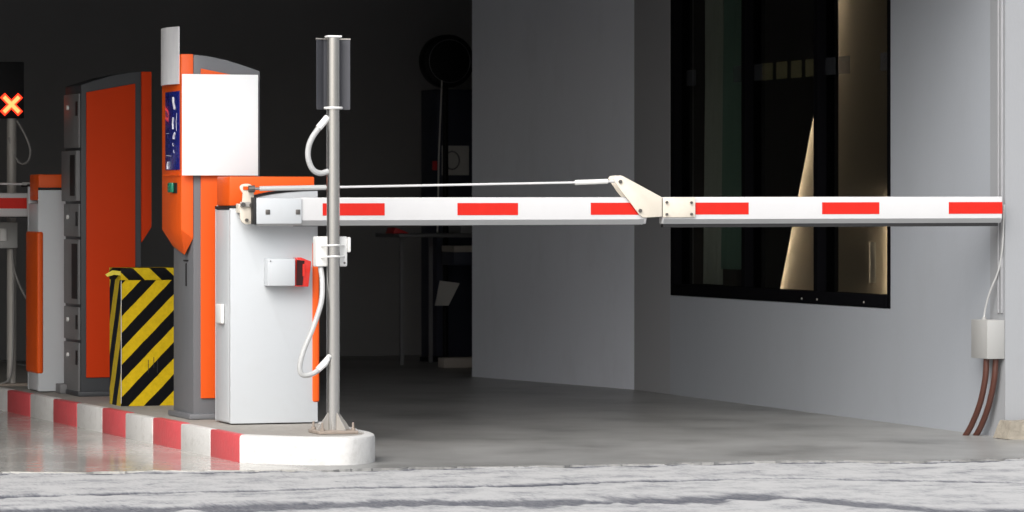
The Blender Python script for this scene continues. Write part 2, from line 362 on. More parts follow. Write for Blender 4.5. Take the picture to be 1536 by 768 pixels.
# the angled wall that closes the lane side, its far edge standing free
aw = MB(); aw.poly([(3.885, 5.166, 0), (3.48, 7.275, 0), (3.62, 7.36, 0), (4.03, 5.19, 0), (3.885, 5.166, TOP), (3.48, 7.275, TOP), (3.62, 7.36, TOP), (4.03, 5.19, TOP)],
                   [(0, 1, 2, 3), (4, 5, 6, 7), (0, 1, 5, 4), (1, 2, 6, 5), (2, 3, 7, 6), (3, 0, 4, 7)])
aw.build('angled_wall', 'wall_blue_grey', B, BO)
fw = MB(); fw.box(WX, 14, -.195, -.02, 0, 6.5); fw.build('facade_wall', 'facade', B, BO)
MB().box(-14, -7.0, -.195, 0, 0, 6.5).build('facade_wall', 'facade', B, BO)
MB().box(-7.0, WX, -.195, 0, 2.80, 6.5).build('shade_lintel', 'facade', B, BO)  # out of view; lower edge dropped below the ceiling to keep light out
MB().box(-7.0, 9, -.50, -.196, 2.95, 3.15).build('shade_canopy', 'facade', B, BO)  # unseen slab added out front to shade the floor and upper walls
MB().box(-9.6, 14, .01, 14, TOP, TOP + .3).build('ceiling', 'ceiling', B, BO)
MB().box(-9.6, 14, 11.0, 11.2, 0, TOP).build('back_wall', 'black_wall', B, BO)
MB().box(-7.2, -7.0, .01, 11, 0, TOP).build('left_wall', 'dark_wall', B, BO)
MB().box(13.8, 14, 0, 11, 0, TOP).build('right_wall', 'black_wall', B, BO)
# corner trunking
MB().box(WX - .010, WX - .0005, -.172, -.150, 0.64, TOP).build('corner_trim', 'wall_strip', B, BO, .003)
MB().box(WX - .012, WX - .0005, -.135, -.120, 0.64, TOP).build('corner_trim', 'wall_strip', B, BO, .003)

# window with frame, mullions, panes and film squares
wf = MB(); wf.box(WX + .001, WX + .13, 1.212, 1.262, .628, 2.90); wf.box(WX + .001, WX + .13, 4.47, 4.528, .628, 2.90)
wf.box(WX + .001, WX + .13, 1.262, 4.47, 2.85, 2.90)
win = wf.build('window', 'frame_black', B, BO, .003)
win['label'] = 'tall black framed window with three tinted panes'
MB().box(WX - .006, WX + .11, 1.262, 4.47, .63, .70).build('sill_frame', 'frame_black', win, BO, .004)
for y in (1.55, 2.42, 2.2): MB().tube([(WX - .010, y, .655), (WX - .004, y, .655)], .006, 8).build('screw', 'steel_dull', win, BO)
for y0 in (3.30, 2.215):
    MB().box(WX + .002, WX + .135, y0, y0 + .06, .70, 2.85).build('mullion', 'frame_black', win, BO, .003)
for y0, y1 in ((1.262, 2.215), (2.275, 3.30), (3.36, 4.47)):
    MB().box(WX + .056, WX + .062, y0, y1, .70, 2.85).build('pane', 'glass', win, BO)
for y, mm in ((2.99, 'decal'), (2.775, 'decal'), (2.56, 'decal'), (2.345, 'decal'), (2.07, 'decal_grey'), (1.87, 'decal_grey'), (1.30, 'decal_grey'), (3.12, 'decal_grey'), (4.22, 'decal_grey'), (3.45, 'decal_grey')):
    MB().box(WX + .050, WX + .0515, y, y + .155, 1.945, 2.045).build('film_square', mm, win, BO)
# booth behind the window
bw = MB(); bw.box(WX + .17, 8, 5.3, 5.4, 0, 3.2); bw.box(8, 8.1, -.02, 5.4, 0, 3.2); bw.box(WX + .17, 8, .0, .1, 0, 3.2); bw.box(WX + .17, 8, .1, 5.3, 3.2, 3.3)
bw.build('booth_wall', 'room_dark', B, BO)
MB().box(4.75, 7.0, 5.24, 5.295, 0.02, 3.18).build('beige_wall_lining', 'beige', B, BO)
# dark leaning front panel whose sloping edge hides a warm light strip
MB().prism([(4.62, .05), (4.80, .05), (5.43, 3.05), (4.62, 3.05)], 5.195, 5.212).build('sloping_panel', 'room_dark', B, BO)
MB().tube([(4.788, 5.224, .10), (5.330, 5.224, 2.68)], .006, 6).build('light_strip', 'led', B, BO)
MB().box(5.735, 6.2, 5.18, 5.20, .05, 3.1).build('side_panel', 'room_dark', B, BO)
MB().tube([(5.75, 5.216, .3), (5.75, 5.216, 1.25)], .005, 6).build('light_strip', 'led_dim', B, BO)
MB().box(5.585, 5.63, 5.225, 5.238, .68, .95).build('wall_switch', 'plastic_white', B, BO, .003)

def curtain(x0, x1, y, z0, z1, amp, waves, mat, label):
    vs_, fs = [], []; n = 60
    for i in range(n + 1):
        t = i / n; x = x0 + (x1 - x0) * t
        for k in range(7):
            s = k / 6; a = amp * (1 + .5 * s) ; yy = y + a * math.sin(t * waves * 2 * math.pi + .6 * s) + .3 * a * math.sin(t * waves * 4.3 * math.pi)
            vs_.append((yy, x + .03 * s * s, z1 + (z0 - z1) * s))
    for i in range(n):
        for k in range(6): a = i * 7 + k; fs.append((a, a + 7, a + 8, a + 1))
    o = (y, (x0 + x1) / 2, z0)
    mb = MB().poly(vs_, fs); ob = mb.build('curtain', mat, None, o, smooth=True)
    md = ob.modifiers.new('thickness', 'SOLIDIFY'); md.thickness = .004
    tag(ob, label, 'curtain')
curtain(4.475, 4.16, 4.10, .70, 2.85, .012, 4, 'curtain_grey', 'pale grey green curtain at left of the tinted window')
curtain(4.13, 3.66, 4.10, .80, 2.85, .028, 5, 'curtain_green', 'dark green curtain beside the paler one behind the glass')

# ------------------------------------------------------------------ traffic island with painted kerb
def kx(y): return -.353 - .0316 * (y + .33) * 1.0       # lane-side kerb line
IS = empty('traffic_island', (0, 1.8, 0)); IO = (0, 1.8, 0)
tag(IS, 'long raised concrete island with red and white kerb', kind='structure')
nose = [(kx(-.76), -.76), (-.20, -.93), (-.09, -1.03), (.02, -1.075), (.11, -1.08), (.20, -1.02), (.26, -.93), (.305, -.80), (.32, -.66), (.32, -.40)]
top = [(kx(-.76) + .03, -.745), (-.19, -.90), (-.08, -1.0), (.02, -1.045), (.10, -1.05), (.175, -1.0), (.235, -.91), (.275, -.79), (.29, -.66), (.29, 9), (kx(9) + .03, 9)]
MB().prism(top, .0, .124, 'z').build('island_top', 'island_top', IS, IO)
# rounded white nose: a swept kerb section
def sweep_kerb(path, w_, h):
    mb = MB(); sec = []; n = len(path)
    for i, p in enumerate(path):
        a = Vector(path[max(i - 1, 0)]); b = Vector(path[min(i + 1, n - 1)]); d = (b - a).normalized(); nn = Vector((-d.y, d.x))
        p = Vector(p); prof = [(0, -.01), (0.000, h - .018), (.005, h - .006), (.018, h), (w_, h), (w_, -.01)]
        sec.append([mb.bm.verts.new((p.x + nn.x * q, p.y + nn.y * q, z)) for q, z in prof])
    for A, Bv in zip(sec, sec[1:]):
        for k in range(5): mb.bm.faces.new((A[k], Bv[k], Bv[k + 1], A[k + 1]))
    mb.bm.faces.new(sec[0]); mb.bm.faces.new(sec[-1][::-1])
    return mb
fine = [tuple(p[:2]) for p in bez([(x, y, 0) for x, y in nose], 6)]
sweep_kerb(fine, .05, .130).build('kerb_nose', 'kerb_white', IS, IO, smooth=True)['label'] = 'rounded white painted end of the kerb'
ys = [-.758, -.275, .235, .755, 1.27, 1.75, 2.28, 2.80, 3.34, 3.89, 4.40, 4.92, 5.44, 5.96, 6.48, 7.0]
for i, (a, b) in enumerate(zip(ys, ys[1:])):
    red = i % 2 == 0
    mb = MB(); g = .002; j = random.uniform(-.003, .003)
    xa, xb = kx(a + g) + j, kx(b - g) + j
    mb.poly([(xa, a + g, -.01), (xa + .05, a + g, -.01), (xb + .05, b - g, -.01), (xb, b - g, -.01), (xa, a + g, .13 + j), (xa + .05, a + g, .13 + j), (xb + .05, b - g, .13 + j), (xb, b - g, .13 + j)],
            [(0, 1, 2, 3), (4, 5, 6, 7), (0, 1, 5, 4), (1, 2, 6, 5), (2, 3, 7, 6), (3, 0, 4, 7)])
    mb.build('kerb_block', 'kerb_red' if red else 'kerb_white', IS, IO, .008)
MB().box(.29, .34, -.40, 9, -.01, .128).build('kerb_side', 'kerb_white', IS, IO, .008)

# ------------------------------------------------------------------ barrier gate
def make_barrier():
    o = (.066, .245, .13); t = empty('barrier_gate', o)
    prof = [(-.156, .13), (.288, .13), (.288, 1.272), (.128, 1.262), (.04, 1.251), (-.03, 1.236), (-.060, 1.224), (-.081, 1.207), (-.105, 1.190), (-.128, 1.184), (-.156, 1.184)]
    MB().box(-.156, .288, .132, .392, .13, 1.178).build('housing', 'white', t, o, .012, 3)
    MB().prism(prof, .10, .130).build('front_panel', 'white', t, o, .005, 2)
    line = prof[2:]; tops = [(x, z + .012) for x, z in line]
    gk = MB()
    for (p0, p1), (q0, q1) in zip(zip(line, line[1:]), zip(tops, tops[1:])):
        gk.prism([(p0[0], p0[1] + .001), (p1[0], p1[1] + .001), q1, q0], .096, .140)
    gk.box(-.1585, .2, .1405, .391, 1.1785, 1.1925)
    gk.build('gasket', 'rubber', t, o)
    MB().box(-.150, .283, .142, .387, 1.193, 1.338).build('cap', 'orange', t, o, .008)
    MB().prism([(-.154, .13), (.288, .13), (.288, 1.250), (-.120, 1.250), (-.154, 1.178)], .393, .405).build('rear_panel', 'white', t, o, .004)
    MB().box(-.118, .286, .389, .403, 1.251, 1.264).build('gasket', 'rubber', t, o)
    sp = MB(); sp.box(.258, .296, .092, .412, .228, 1.020)
    sp.build('side_strip', 'orange', t, o, .014, 4)
    kn = MB().box(-.176, -.158, .20, .32, .615, .712).build('lock_cover', 'plastic_white', t, o, .008, 3)
    # crank bracket
    def ell(cx, cz, rx, rz, a0, a1, n=10): return [(cx + rx * math.cos(R(a0 + (a1 - a0) * i / n)), cz + rz * math.sin(R(a0 + (a1 - a0) * i / n))) for i in range(n + 1)]
    br = [(-.115, 1.215), (-.112, 1.255), (-.125, 1.275), (-.128, 1.288)] + ell(-.093, 1.288, .033, .014, 180, 60, 6) + [(-.058, 1.285), (-.056, 1.215), (-.050, 1.195), (-.050, 1.145)] + ell(-.088, 1.140, .038, .036, 0, -180, 10) + [(-.128, 1.190)]
    cb = MB().prism(br, .028, .040).build('crank_bracket', 'cream', t, o, .003)
    MB().box(-.130, -.046, .040, .098, 1.16, 1.205).build('pivot_block', 'cream', cb, o, .004)
    MB().box(-.128, -.048, .018, .0275, 1.188, 1.214).build('clamp_bar', 'steel_dull', cb, o, .003)
    for x, z in ((-.115, 1.200), (-.072, 1.198), (-.096, 1.125)):
        MB().tube([(x, .027, z), (x, .008, z)], .012 if z > 1.15 else .008, 6).build('bolt', 'bolt', cb, o)
    MB().box(-.112, -.075, .024, .0275, 1.272, 1.289).build('slot', 'orange', cb, o)
    # photo sensor on the front panel
    sn = MB().box(.012, .150, .02, .099, .803, .936).build('photo_sensor', 'white', t, o, .005)
    ln = MB(); ln.prism([(.152, .800), (.160, .942), (.180, .942), (.232, .922), (.218, .798)], .022, .097)
    l2 = ln.build('lens', 'lens', sn, o, .003)
    MB().prism([(.153, .806), (.158, .930), (.196, .926), (.186, .806)], .018, .0215).build('lens_window', 'lens_dark', sn, o)
    MB().box(.186, .198, .016, .0205, .85, .91).build('lens_rib', 'lens', sn, o)
    MB().tube([(.024, .019, .925), (.024, .0165, .925)], .003, 8).build('screw', 'bolt', sn, o)
    # arm: its own frame, x along the arm
    P0 = Vector((-.058, -.03, 1.166))
    def sec(u0, u1, low=0):
        pr = [(0, .066), (.006, .068), (.050, .068), (.056, .062), (.056, -.060), (.050, -.066), (.016, -.066), (0, -.042)]
        return MB().prism(pr, u0, u1, 'x')
    arm = sec(.19, 1.985).build('arm', 'arm_white', t, (0, 0, 0), .0015, 1)
    arm.location = P0 - Vector(o); arm.rotation_euler = (0, -.002, -.06)
    def a(mb, name, mat, bevel=0, seg=2): return mb.build(name, mat, arm, (0, 0, 0), bevel, seg)
    a(MB().box(.19, 1.96, .014, .048, -.072, -.0665), 'lower_edge', 'rubber')
    tip = a(sec(2.068, 3.897), 'folding_arm', 'arm_white', .0015, 1)
    a(MB().box(2.075, 3.88, .012, .050, -.084, -.0665), 'lower_edge', 'rubber')
    a(MB().prism([(-.002, -.043), (.014, -.069), (.018, -.0655), (.001, -.041)], .2, 1.97, 'x'), 'alloy_edge', 'arm_under')
    a(MB().prism([(-.002, -.043), (.014, -.069), (.018, -.0655), (.001, -.041)], 2.075, 3.89, 'x'), 'alloy_edge', 'arm_under')
    a(MB().box(-.004, .221, -.012, .062, -.060, .066), 'root_clamp', 'white', .005)
    a(MB().prism([(-.010, -.045), (.012, -.069), (.05, -.069), (.05, -.0605), (-.010, -.0605)][:4] + [(.0, -.061)], .0, .22, 'x'), 'clamp_edge', 'arm_under')
    a(MB().box(-.018, -.0045, -.008, .058, -.062, .070), 'end_gasket', 'rubber', .003)
    for u in (.040, .190): a(MB().box(u, u + .022, -.0155, -.0125, -.014, .010), 'bolt', 'bolt', .002)
    for u0, u1 in ((.327, .638), (1.007, 1.317), (1.693, 1.943), (2.241, 2.523), (2.916, 3.225), (3.604, 3.899)):
        a(MB().box(u0, u1, -.0015, .001, -.020, .040), 'reflective_strip', 'red_tape')
        a(MB().box(u0, u1, .055, .0575, -.020, .040), 'reflective_strip', 'red_tape')
    # folding joint
    fp = [(1.803, .160), (1.812, .173), (1.845, .177), (1.862, .170), (2.060, .067), (2.060, -.030), (1.990, -.034), (1.960, -.034), (1.937, -.014), (1.893, .043), (1.849, .095)]
    a(MB().prism(fp, -.016, -.008, 'y'), 'joint_plate', 'cream', .002)
    a(MB().prism([(u, z) for u, z in fp], .062, .070, 'y'), 'joint_plate', 'cream', .002)
    a(MB().box(2.066, 2.237, -.012, -.002, -.034, .066), 'joint_plate', 'cream', .003)
    a(MB().box(2.0, 2.075, .0, .05, -.03, .06), 'hinge_block', 'dark_metal')
    for u, z in ((1.842, .145), (1.945, .0), (2.085, .042), (2.215, .040), (2.085, -.018), (2.215, -.018)):
        a(MB().tube([(u, -.006, z), (u, -.024, z)], .010 if u < 2 else .007, 6), 'bolt', 'bolt')
    # tie rod above the arm
    a(MB().tube([(.02, .03, .112), (.35, .03, .118)], .012, 10), 'tie_rod_sleeve', 'conduit', 0)
    a(MB().tube([(.35, .03, .118), (1.62, .03, .141)], .0058, 8), 'tie_rod', 'arm_white', 0)
    a(MB().tube([(1.62, .03, .141), (1.79, .03, .147)], .0125, 10), 'tie_rod_sleeve', 'plastic_white', 0)
    a(MB().tube([(1.77, .03, .147), (1.84, .03, .145)], .006, 8), 'tie_rod', 'arm_white', 0)
    a(MB().tube([(-.035, .03, .110), (-.004, .03, .111)], [.017, .017], 8), 'rod_end', 'bolt', 0)
    a(MB().tube([(-.004, .03, .111), (.03, .03, .1125)], .007, 8), 'rod_end', 'steel', 0)
    a(MB().tube(bez([(.0, .05, .075), (.10, .055, .092), (.22, .06, .104), (.36, .065, .108)]), .006, 6), 'cable', 'rubber')
    return t
bar = make_barrier()
tag(bar, 'white barrier cabinet with red striped folding arm across the lane', 'barrier', 'barrier gates')
bar2 = copy_tree(bar); bar2.location = (-.150, 3.735, .13); bar2.rotation_euler.z = math.pi; bar2.scale = (1, 1, 1.03)
bar2['label'] = 'shaded white barrier cabinet at far left with tall orange side strip'

# ------------------------------------------------------------------ steel post with sign back at the island nose
PX, PY = .133, -.695
po = (PX, PY, .13); P = empty('steel_post', po)
tag(P, 'round steel post with dark sign back on the island nose', 'post')
MB().tube([(PX, PY, .140), (PX, PY, 1.985)], .031, 20).build('pole', 'steel', P, po, smooth=True)
MB().box(PX - .034, PX + .034, PY - .034, PY + .034, 1.9855, 1.996).build('pole_cap', 'plastic_white', P, po, .004)
MB().box(PX - .095, PX + .095, PY - .095, PY + .095, .125, .140).build('base_plate', 'rust', P, po, .003)
for ang in (20, 110, 200, 290):
    c, s_ = math.cos(R(ang)), math.sin(R(ang)); mb = MB()
    q = [(.030, .1405), (.094, .1405), (.094, .148), (.030, .222)]
    for side_ in (0,):
        mb.prism(q, -.003, .003, 'y')
        bmesh.ops.rotate(mb.bm, verts=mb.bm.verts, cent=(0, 0, 0), matrix=Matrix.Rotation(R(ang), 3, 'Z')); bmesh.ops.translate(mb.bm, verts=mb.bm.verts, vec=(PX, PY, 0))
    mb.build('gusset', 'steel_dull', P, po)
for dx, dy in ((-.075, -.075), (.075, -.075), (-.075, .075), (.075, .075)):
    MB().tube([(PX + dx, PY + dy, .138), (PX + dx, PY + dy, .178)], .0055, 8).build('anchor_bolt', 'rust', P, po)
    MB().tube([(PX + dx, PY + dy, .1405), (PX + dx, PY + dy, .152)], .011, 6).build('nut', 'rust', P, po)
# sign plate folded behind the pole
fold = [(PX - .078, PY + .012), (PX - .035, PY + .042), (PX + .035, PY + .042), (PX + .088, PY + .018), (PX + .089, PY + .021), (PX + .036, PY + .046), (PX - .036, PY + .046), (PX - .079, PY + .015)]
sp_ = MB().prism(fold, 1.648, 1.978, 'z').build('sign_plate', 'sign_back', P, po)
MB().prism([(PX - .080, PY + .010), (PX - .035, PY + .036), (PX + .035, PY + .036), (PX + .090, PY + .016), (PX + .091, PY + .024), (PX, PY + .055), (PX - .081, PY + .018)], 1.9785, 1.984, 'z').build('plate_rim', 'steel_dull', sp_, po)
def ring(r, z, rt, name, mat, par, dz=0, n=20):
    pts = [(PX + r * math.cos(2 * math.pi * i / n), PY + r * math.sin(2 * math.pi * i / n), z + dz * math.sin(2 * math.pi * i / n)) for i in range(n + 1)]
    MB().tube(pts, rt, 6).build(name, mat, par, po, smooth=True)
ring(.040, 1.655, .006, 'clamp_ring', 'plastic_white', P)
MB().tube(bez([(PX - .028, PY - .005, 1.612), (PX - .062, PY - .01, 1.575), (PX - .115, PY - .015, 1.50), (PX - .128, PY - .015, 1.43), (PX - .108, PY - .015, 1.37), (PX - .07, PY - .01, 1.348), (PX - .028, PY - .005, 1.356)]), .0135, 10).build('conduit_loop', 'cable_grey', P, po, smooth=True)
MB().tube([(PX - .03, PY - .005, 1.610), (PX - .075, PY - .011, 1.560)], .0165, 10).build('conduit_fitting', 'plastic_white', P, po)
jb = MB().box(PX - .072, PX + .080, PY + .034, PY + .10, .908, 1.050).build('junction_box', 'plastic_white', P, po, .007, 3)
MB().box(PX + .0805, PX + .096, PY + .03, PY + .09, .975, 1.046).build('hinge', 'plastic_white', jb, po, .005)
MB().tube([(PX + .065, PY + .0335, .925), (PX + .065, PY + .030, .925)], .005, 8).build('screw', 'bolt', jb, po)
for z in (.955, 1.008):
    MB().tube(bez([(PX - .05, PY + .033, z - .003), (PX - .035, PY - .012, z), (PX, PY - .036, z + .002), (PX + .035, PY - .012, z), (PX + .062, PY + .033, z + .001)]), .0045, 6).build('cable_tie', 'plastic_white', jb, po)
MB().tube(bez([(PX - .045, PY + .06, .907), (PX - .048, PY + .02, .84), (PX - .065, PY - .02, .74), (PX - .11, PY - .035, .62), (PX - .155, PY - .04, .52), (PX - .175, PY - .04, .44), (PX - .160, PY - .04, .403), (PX - .11, PY - .035, .408), (PX - .065, PY - .03, .44), (PX - .025, PY - .02, .485)]), .0125, 10).build('conduit', 'cable_grey', P, po, smooth=True)
MB().tube([(PX - .085, PY - .033, .425), (PX - .05, PY - .026, .455), (PX - .022, PY - .018, .490)], [.015, .017, .011], 10).build('conduit_fitting', 'plastic_white', P, po)

# ------------------------------------------------------------------ ticket machines
def make_machine(dark=False):
    """front faces -X in its own frame; base at z 0; x 0 at the front of the body, y 0 at the near side"""
    t = empty('ticket_machine', (0, 0, 0)); O = (0, 0, 0)
    g = 'machine_shaded' if dark else 'machine_grey'; og = 'orange_shaded' if dark else 'orange'  # dark picks the copies with shade mixed into grey and orange
    W, D = .41, .345
    prof = [(0, 0), (D, 0), (D, 1.742), (D * .8, 1.765), (D * .5, 1.796), (D * .2, 1.816), (0, 1.822)]
    MB().prism(prof, 0, W, 'y').build('body', g, t, O, .006)
    MB().box(-.025, D + .02, -.02, W + .02, -.005, .022).build('plinth', g, t, O, .006)
    MB().prism([(.036, .100), (D - .028, .100), (D - .028, 1.700), (.036, 1.752)], -.012, -.001, 'y').build('side_panel', og, t, O, .004)
    MB().prism([(.036, .100), (D - .028, .100), (D - .028, 1.700), (.036, 1.752)], W + .001, W + .012, 'y').build('side_panel', og, t, O, .004)
    # pointed hood over the front
    h = -.060; y0, y1 = -.004, W + .004; zt = 1.824; zp = .815; zf = .945
    vv = [(h, y0 + .018, zt), (h, y1, zt - .004), (-.001, y1, zt - .004), (-.001, y0, zt),
          (h, y0 + .018, zf), (h, y1, zf + .0), (-.001, y1, zf - .09), (-.001, y0, .90), (-.020, y0 + .105, zp)]
    MB().poly(vv, [(0, 1, 2, 3), (0, 4, 5, 1), (0, 3, 7, 4), (4, 8, 5), (4, 7, 8), (5, 8, 6), (1, 5, 6, 2), (3, 2, 6, 7), (7, 6, 8)]).build('hood', og, t, O, .004)
    return t
mA = make_machine(); mA.location = (-.210, .62, .13); mo = (0, 0, 0)
tag(mA, 'orange and grey ticket machine with blue label behind the blank sign', 'ticket machine')
hood = [c for c in mA.children if c.name.startswith('hood')][0]
MB().box(-.0645, -.0602, .035, .325, 1.245, 1.640).build('blue_label', 'blue_panel', hood, mo, .001)
random.seed(3)
def mark(y0, z0, y1, z1, r=.006): MB().tube([(-.0655, y0, z0), (-.0655, (y0 + y1) / 2 + .008, (z0 + z1) / 2), (-.0655, y1, z1)], r, 6).build('printed_mark', 'print_white', hood, mo)
mark(.15, 1.61, .115, 1.55, .007); mark(.15, 1.51, .155, 1.45, .005); mark(.115, 1.43, .135, 1.40, .007)
mark(.26, 1.285, .27, 1.25, .005); mark(.30, 1.32, .20, 1.315, .0015); mark(.16, 1.38, .15, 1.365, .0025); mark(.14, 1.345, .13, 1.33, .0025); mark(.30, 1.43, .25, 1.43, .0012); mark(.08, 1.53, .085, 1.44, .0015)
MB().box(-.068, -.0605, .02, .355, 1.215, 1.222).build('seam_ledge', 'orange', hood, mo)
MB().box(-.066, -.0603, .09, .17, 1.128, 1.18).build('button_recess', 'slot', hood, mo)
MB().box(-.082, -.066, .125, .215, 1.130, 1.182).build('green_button', 'green', hood, mo, .008)
# curled sheet of bright metal on top of the hood
sh = MB(); A_ = []
pts = [(-.064 - .030 * math.sin(math.pi * i / 10), .045 + .372 * i / 10) for i in range(11)]
sh.prism(pts + [(x + .004, y) for x, y in pts[::-1]], 1.675, 1.963, 'z')
sh.build('metal_cover', 'sheet', hood, mo, smooth=True)['label'] = 'bright curved sheet metal cover on top of the hood'
MB().box(-.004, -.0005, .13, .15, .66, .775).build('card_slot', 'slot', mA, mo)
MB().box(-.004, -.0005, .10, .19, .785, .792).build('card_slot', 'slot', mA, mo)

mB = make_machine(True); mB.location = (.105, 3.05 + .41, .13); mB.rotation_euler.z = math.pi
tag(mB, 'orange and grey ticket machine in shade-darkened colours behind the striped box, grey service doors showing', 'ticket machine')
# service doors on the back (local +X side)
D_ = .345
zz = [(.02, .30), (.31, .50), (.51, .88), (.89, 1.08), (1.09, 1.38), (1.39, 1.70)]
for i, (z0, z1) in enumerate(zz):
    off = .012 + (.014 if i in (4,) else 0)
    dd = MB().box(D_ + .001, D_ + off, .015, .40, z0, z1 - .006).build('service_door', 'door_metal', mB, mo, .003)
    if i in (2, 4): MB().box(D_ + off + .0005, D_ + off + .003, .23 if i == 2 else .25, .37, z0 + .03, z1 - .03).build('dark_window', 'slot', dd, mo)
    else:
        MB().box(D_ + off + .0005, D_ + off + .003, .33, .38, z1 - .13, z1 - .05).build('handle_recess', 'slot', dd, mo)
        MB().tube([(D_ + off, .14, z1 - .08), (D_ + off + .012, .14, z1 - .08)], .012, 8).build('lock', 'plastic_white', dd, mo)
MB().box(D_ - .02, D_ + .05, -.03, .10, -.004, .05).build('foot', 'door_metal', mB, mo, .004)

# blank white sign fixed to the machine's near side
so = (-.082, .585, 1.345)
S = MB().box(-.2775, .114, .580, .587, 1.346, 1.852)
sg = S.build('blank_sign', 'sign_white', None, so, .001)
tag(sg, 'blank white rectangular sign fixed in front of the orange ticket machine', 'sign')

# ------------------------------------------------------------------ hazard-taped box
ho = (-.09, 2.09, .13); Hb = empty('hazard_box', ho)
tag(Hb, 'square box wrapped in black and yellow hazard tape', 'box')
MB().box(-.262, .09, 1.962, 2.222, .125, .853).build('core', 'rubber', Hb, ho)
MB().box(-.264, .09, 1.956, 1.961, .125, .800).build('tape_front', 'tape_front', Hb, ho)
MB().box(-.267, -.263, 1.957, 2.225, .125, .800).build('tape_side', 'tape_side', Hb, ho)
mb = MB().box(-.269, .094, 1.951, 2.229, .797, .862); mb.build('tape_band', 'tape_top', Hb, ho, .004)
MB().poly([(-.266, 1.955, .845), (-.31, 1.975, .850), (-.345, 1.99, .828), (-.335, 1.985, .815), (-.30, 1.975, .826), (-.266, 1.955, .822)], [(0, 1, 4, 5), (1, 2, 3, 4)]).build('tape_end', 'tape_yellow', Hb, ho)
MB().box(-.2685, -.2655, 1.9515, 1.9545, .14, .795).build('tape_edge', 'paper', Hb, ho)
for x, z0, z1 in ((-.12, .30, .37), (-.09, .33, .385), (-.07, .30, .37)):
    MB().box(x, x + .0035, 1.9545, 1.9557, z0, z1).build('tear', 'print_white' if z1 > .5 else 'rubber', Hb, ho)

# ------------------------------------------------------------------ lane signal post at far left
LX, LY = -.348, 4.45
lo = (LX, LY, .13); LP = empty('signal_post', lo)
tag(LP, 'grey post at far left with lit red cross lane signal', 'signal')
MB().tube([(LX, LY, .13), (LX, LY, 1.72)], .029, 16).build('pole', 'steel_dull', LP, lo, smooth=True)
MB().box(LX - .09, LX + .09, LY - .09, LY + .09, .125, .14).build('base_plate', 'rust', LP, lo)
dp = MB().box(-.448, -.285, LY - .06, LY + .06, 1.712, 2.047).build('signal_box', 'black_plastic', LP, lo, .006)
cx, cz, L_ = -.362, 1.794, .058
for sgn in (1, -1):
    mb = MB(); mb.box(-.076, .076, -.004, 0, -.019, .019)
    bmesh.ops.rotate(mb.bm, verts=mb.bm.verts, cent=(0, 0, 0), matrix=Matrix.Rotation(R(45 * sgn), 3, 'Y')); bmesh.ops.translate(mb.bm, verts=mb.bm.verts, vec=(cx, LY - .061 - (.001 if sgn > 0 else 0), cz))
    bar_ = mb.build('cross_bar', 'red_glow', dp, lo)
    mb = MB(); mb.box(-.064, .064, -.004, 0, -.011, .011)
    bmesh.ops.rotate(mb.bm, verts=mb.bm.verts, cent=(0, 0, 0), matrix=Matrix.Rotation(R(45 * sgn), 3, 'Y')); bmesh.ops.translate(mb.bm, verts=mb.bm.verts, vec=(cx, LY - .064 - (.001 if sgn > 0 else 0), cz))
    mb.build('cross_core', 'orange_glow', dp, lo)
MB().tube(bez([(LX + .03, LY - .01, 1.70), (LX + .075, LY - .02, 1.62), (LX + .108, LY - .02, 1.53), (LX + .095, LY - .02, 1.46), (LX + .05, LY - .02, 1.445), (LX + .01, LY - .02, 1.50), (LX - .02, LY - .02, 1.60)]), .007, 8).build('cable_loop', 'conduit_dark', LP, lo, smooth=True)
j2 = MB().box(-.44, -.332, LY - .10, LY - .032, .942, 1.097).build('junction_box', 'box_grey', LP, lo, .006)
MB().box(-.44, -.40, LY - .115, LY - .1005, .985, 1.06).build('socket', 'plastic_white', j2, lo, .004)
MB().tube(bez([(-.36, LY - .07, .94), (-.345, LY - .06, .82), (-.30, LY - .05, .70), (-.25, LY - .04, .62)]), .007, 8).build('cable', 'conduit_dark', LP, lo, smooth=True)
MB().tube(bez([(-.345, LY - .035, .94), (-.345, LY - .035, .5), (-.36, LY - .04, .2), (-.42, LY - .06, .14), (-.50, LY - .05, .135)]), .006, 8).build('cable', 'conduit_dark', LP, lo, smooth=True)

# ------------------------------------------------------------------ right wall junction box, pipes, wire, concrete lump
jo = (3.80, -.08, 0); J = empty('wall_junction_box', jo)
tag(J, 'grey electrical box with two brown pipes on the right wall', 'electrical box')
MB().box(3.785, 3.884, -.190, .0, .405, .605).build('box', 'box_grey', J, jo, .003)
MB().tube(bez([(3.808, -.135, .404), (3.805, -.125, .30), (3.797, -.08, .17), (3.785, -.01, .06), (3.770, .045, -.01)]), .0155, 10).build('pipe', 'brown_pipe', J, jo, smooth=True)
MB().tube(bez([(3.850, -.155, .404), (3.847, -.145, .30), (3.840, -.10, .17), (3.830, -.035, .06), (3.820, .025, -.01)]), .0155, 10).build('pipe', 'brown_pipe', J, jo, smooth=True)
MB().tube(bez([(3.83, -.06, .60), (3.835, -.065, .66), (3.845, -.10, .75), (3.868, -.15, .86), (3.876, -.178, .97), (3.879, -.186, 1.10), (3.882, -.188, 1.20)]), .0055, 8).build('wire', 'cable_grey', J, jo, smooth=True)
MB().tube([(3.83, -.06, .604), (3.83, -.06, .618)], .012, 8).build('cable_gland', 'box_grey', J, jo)
cl = MB(); bmesh.ops.create_cube(cl.bm, size=1); bmesh.ops.subdivide_edges(cl.bm, edges=cl.bm.edges, cuts=4, use_grid_fill=True)
for v_ in cl.bm.verts:
    c = v_.co; taper = 1 - .22 * (c.z + .5) if c.x < 0 else 1
    c.x *= .36 ; c.y *= .16 * taper; c.z *= .092; c.x += .03 * (c.z + .046) / .09 if c.x < 0 else 0
    c += Vector(noise.noise_vector(c * 14)) * .008
    c += Vector((3.985, -.30, .046))
